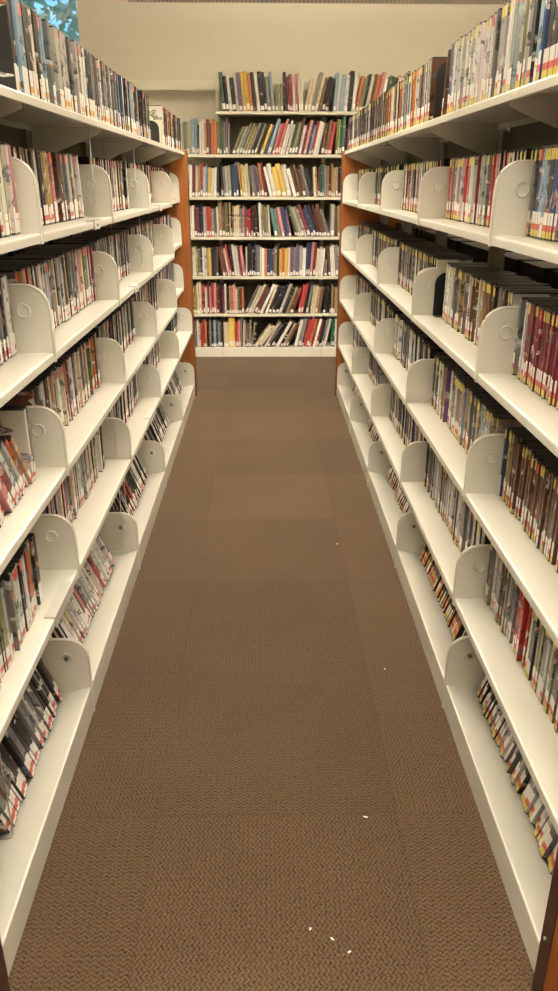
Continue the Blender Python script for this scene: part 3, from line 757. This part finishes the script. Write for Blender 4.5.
LVN = ['top shelf', 'second shelf', 'third shelf', 'fourth shelf', 'fifth shelf', 'sixth shelf', 'bottom shelf']
rb = random.Random(77)
bstuff = MB(); btints = []
def add_mesh(mb, me, M4, mi):
    b0 = len(mb.v); mb.v += [tuple(M4 @ v.co) for v in me.vertices]
    for p in me.polygons: mb.f.append(tuple(b0 + i for i in p.vertices)); mb.m.append(mi)
bid = -1
for lv, (py, segs) in enumerate(BROWS):
    prevs, cnt = [], {}
    for (p0, p1, lean, codes, hh) in segs:
        x0, x1 = world_x(p0, py, BF + .015), world_x(p1, py, BF + .015)
        ws = [rb.uniform(.75, 1.25) for _ in codes]; tot = sum(ws)
        th = radians(lean)
        for k, (cd, w_) in enumerate(zip(codes, ws)):
            t = max(.007, (x1 - x0) * w_ / tot * cos(th) - .0008)
            h = hh * rb.uniform(.88, 1.08)
            lim = (BZ[lv - 1] - BZ[lv] - .03) if lv else .32
            if lv == 1 and x0 < BX[1]: lim = .3
            h = min(h, (lim - t * abs(sin(th))) / cos(th))
            th_ = th + radians(rb.uniform(-.6, .6)) * (1 if lean else .6)
            Q = quad(0, t, h, th_)
            need = clear_shift(prevs[-3:], Q, .0006) if prevs else -1e9
            sh = max(need, x0 + (.0 if k == 0 else -9) - Q[0][0]) if k == 0 else need
            Q = [(a + sh, b) for a, b in Q]; prevs.append(Q)
            dep = rb.uniform(.15, .205); fr = rb.choice((.008, .012, .012, .016, .022, .03))
            var = 0 if rb.random() < .55 else 1
            cov, pg, lb = BOOKM[var]
            lum = sum(CLR[cd][1]) / 3; br = rb.uniform(.8, 1.2)
            col = tuple(min(.88, max(.012, (v * .84 + lum * .16) * br * w2)) for v, w2 in zip(CLR[cd][1], (1.03, 1.0, .95)))
            haslab = rb.random()
            bid += 1
            loc = (sh, BF + fr, BZ[lv] + .0005 + t / 2 * abs(sin(th_)))
            sec = 0 if sh < BX[1] else (1 if sh < BX[2] else 2)
            cnt[sec] = cnt.get(sec, 0) + 1
            if SELB is not None and bid not in SELB:
                M4 = Matrix.Translation(loc) @ Matrix.Rotation(th_, 4, 'Y') @ Matrix.Diagonal((t, dep, h, 1))
                n0 = len(bstuff.f)
                add_mesh(bstuff, cov, M4, 0); add_mesh(bstuff, pg, M4, 1)
                if haslab < .8: add_mesh(bstuff, lb[0 if haslab < .45 else 1], M4, 2)
                btints += [col] * (len(bstuff.f) - n0)
                continue
            o = link('book' if SELB is not None else f'BK_{bid}', cov, M_COVER); o.color = (*col, 1)
            o.location = loc; o.rotation_euler = (0, th_, 0); o.scale = (t, dep, h)
            nm = CLR[cd][0]
            ad = 'leaning ' if abs(lean) > 6 else ''
            sz = 'thin ' if t < .013 else ('thick ' if t > .032 else '')
            tag(o, f"{sz}{ad}{nm} book, {ordinal(cnt[sec])} from window end, {LVN[lv]}, back bookcase, {SECN[sec]}", 'book', f'books on the {LVN[lv]} of the back bookcase')
            link('pages', pg, M_PAGES, o)
            if haslab < .8: link('spine_label', lb[0 if haslab < .45 else 1], M_LABEL, o)
if bstuff.f:
    me = bstuff.mesh('books')
    at = me.attributes.new('tint', 'FLOAT_COLOR', 'FACE'); at.data.foreach_set('color', [x for c in btints for x in (*c, 1.0)])
    for m in (M_COVERS, M_PAGES, M_LABEL): me.materials.append(m)
    o = bpy.data.objects.new('books', me); COL.objects.link(o)
    tag(o, 'remaining books of the back bookcase, mostly hidden behind the steel ranges', 'books', 'other books of the back bookcase', 'stuff')

# white boxed set with a black bookend at the far end of the window-side top shelf
plate_bookend('L', 0, KB(4) - .235, .02, 'black rounded bookend before a white box on the top shelf, window-side range', h=.11, dep=.10)

# ------------------------------------------------------------------ hanging lamps
LZ = 2.567
hm = {}
def lamp(x, y, label, z=2.56):
    root = thing('pendant_light', label, 'ceiling light', (x, y, z), 'hanging lamps across the aisle')
    if not hm:
        q = MB(); q.prism([(-.09, 0), (-.11, .085), (.11, .085), (.09, 0), (.086, 0), (.092, .070), (-.092, .070), (-.086, 0)], -1.26, 1.26, 'x'); hm['h'] = q.mesh('housing')
        q = MB(); q.box(-1.25, 1.25, -.088, .088, .036, .041); hm['d'] = q.mesh('diffuser')
        q = MB()
        for k in range(42): q.box(-1.25 + k * 2.5 / 41 - .001, -1.25 + k * 2.5 / 41 + .001, -.0855, .0855, .002, .032)
        hm['p'] = q.mesh('added_louver')  # unseen cross blades, added to narrow the downlight sideways
        q = MB(); q.box(-1.25, 1.25, -.0875, .0875, .001, .004); hm['b'] = q.mesh('perforated_base')
        q = MB(); q.box(-1.25, 1.25, -.085, .085, .0865, .0885); hm['u'] = q.mesh('uplight')
        q = MB(); q.tube([(0, 0, .085), (0, 0, ZC - z)], .003, 6); hm['c'] = q.mesh('cable')
    link('housing', hm['h'], M_PERF, root)
    link('uplight', hm['u'], M_UPGLOW, root); 
    if y > 5.5 and abs(x) < 1: link('perforated_base', hm['b'], M_PERF, root)
    else: link('added_louver', hm['p'], M_LOUVER, root); link('diffuser', hm['d'], M_GLOW, root)
    link('cable', hm['c'], M_STEEL, root, (-1.0, .105, 0)); link('cable', hm['c'], M_STEEL, root, (1.0, .105, 0))
for y, n in ((5.8, 'nearest the back bookcase'), (5.25, 'second from the back bookcase, unseen, added for light there'), (4.75, 'third from the back bookcase, unseen, added for light there'), (3.1, 'over the middle of the aisle'), (1.1, 'over the aisle entrance'), (-1.1, 'just behind the viewer')):  # second and third are unseen, added to brighten the bookcase end
    lamp(.376, y, ('long louvered lamp hanging ' if y < 5 else 'long perforated steel lamp hanging ') + n.replace('nearest', 'close to'), LZ)
for x, n in ((-2.75, 'window side'), (3.35, 'far side')):  # unseen side columns of lamps, added to light the walls
    for i, y in enumerate((5.0, 2.8, .6)):
        lamp(x, y, f'long unseen louvered lamp added over the next aisle, {n}, ' + ['by the back bookcase', 'midway', 'by the entrance'][i], LZ)

# ------------------------------------------------------------------ scraps on the carpet
def floor_pt(px, py):
    u, v = (px - 279) / F, (py - 495.5) / F
    dz = -sin(PITCH) - v * cos(PITCH); yy = cos(PITCH) - v * sin(PITCH)
    k = -HC / dz
    return ((u * cos(YAW) + yy * sin(YAW)) * k, (yy * cos(YAW) - u * sin(YAW)) * k)
for i, (px, py, s, w_) in enumerate([(337, 544, .009, 'roundish scrap in mid aisle, farthest of the specks'), (385, 669, .006, 'tiny scrap beside the yellow-stickered range'), (366, 817, .010, 'thin scrap on a carpet seam'), (311, 929, .006, 'tiny scrap, first of three near the aisle entrance'), (333, 939, .008, 'scrap between two others near the aisle entrance'), (350, 952, .007, 'slanted scrap nearest the entrance end')]):
    x, y = floor_pt(px, py); a = i * 1.3 + .2; s *= .62
    q = MB(); q.prism([(-s, -.0012), (-s * .3, -.0022), (s, -.0008), (s * .8, .0016), (-s * .5, .002)], 0, .0012, 'z')
    o = link('paper_scrap', q.mesh('paper_scrap'), M_SCRAP, None, (x, y, .0005)); o.rotation_euler = (0, 0, a)
    tag(o, 'white paper ' + w_, 'paper scrap', 'scraps on the carpet')

# ------------------------------------------------------------------ sky, camera, view
wd = bpy.data.worlds.new('sky'); sc.world = wd; wd.use_nodes = True
wt = wd.node_tree; bg = wt.nodes['Background']
bg.inputs['Color'].default_value = (.22, .62, 1.0, 1); bg.inputs['Strength'].default_value = 1.35

cam = bpy.data.cameras.new('camera'); co = bpy.data.objects.new('camera', cam); COL.objects.link(co)
cam.sensor_fit = 'VERTICAL'; cam.sensor_height = 36; cam.lens = 36 * F / 991; cam.clip_start = .02; cam.clip_end = 100
fw = Vector((sin(YAW) * cos(PITCH), cos(YAW) * cos(PITCH), -sin(PITCH)))
rt = Vector((cos(YAW), -sin(YAW), 0)); up = rt.cross(fw)
r2 = rt * cos(ROLL) + up * sin(ROLL); u2 = up * cos(ROLL) - rt * sin(ROLL)
m4 = Matrix((( r2.x, u2.x, -fw.x, 0), (r2.y, u2.y, -fw.y, 0), (r2.z, u2.z, -fw.z, HC), (0, 0, 0, 1)))
co.matrix_world = m4
sc.camera = co
sc.view_settings.view_transform = 'Standard'; sc.view_settings.look = 'None'; sc.view_settings.gamma = 1; sc.view_settings.use_curve_mapping = False
sc.view_settings.exposure = 0.0
sc.cycles.use_denoising = True
sc.cycles.max_bounces = 7; sc.cycles.diffuse_bounces = 4
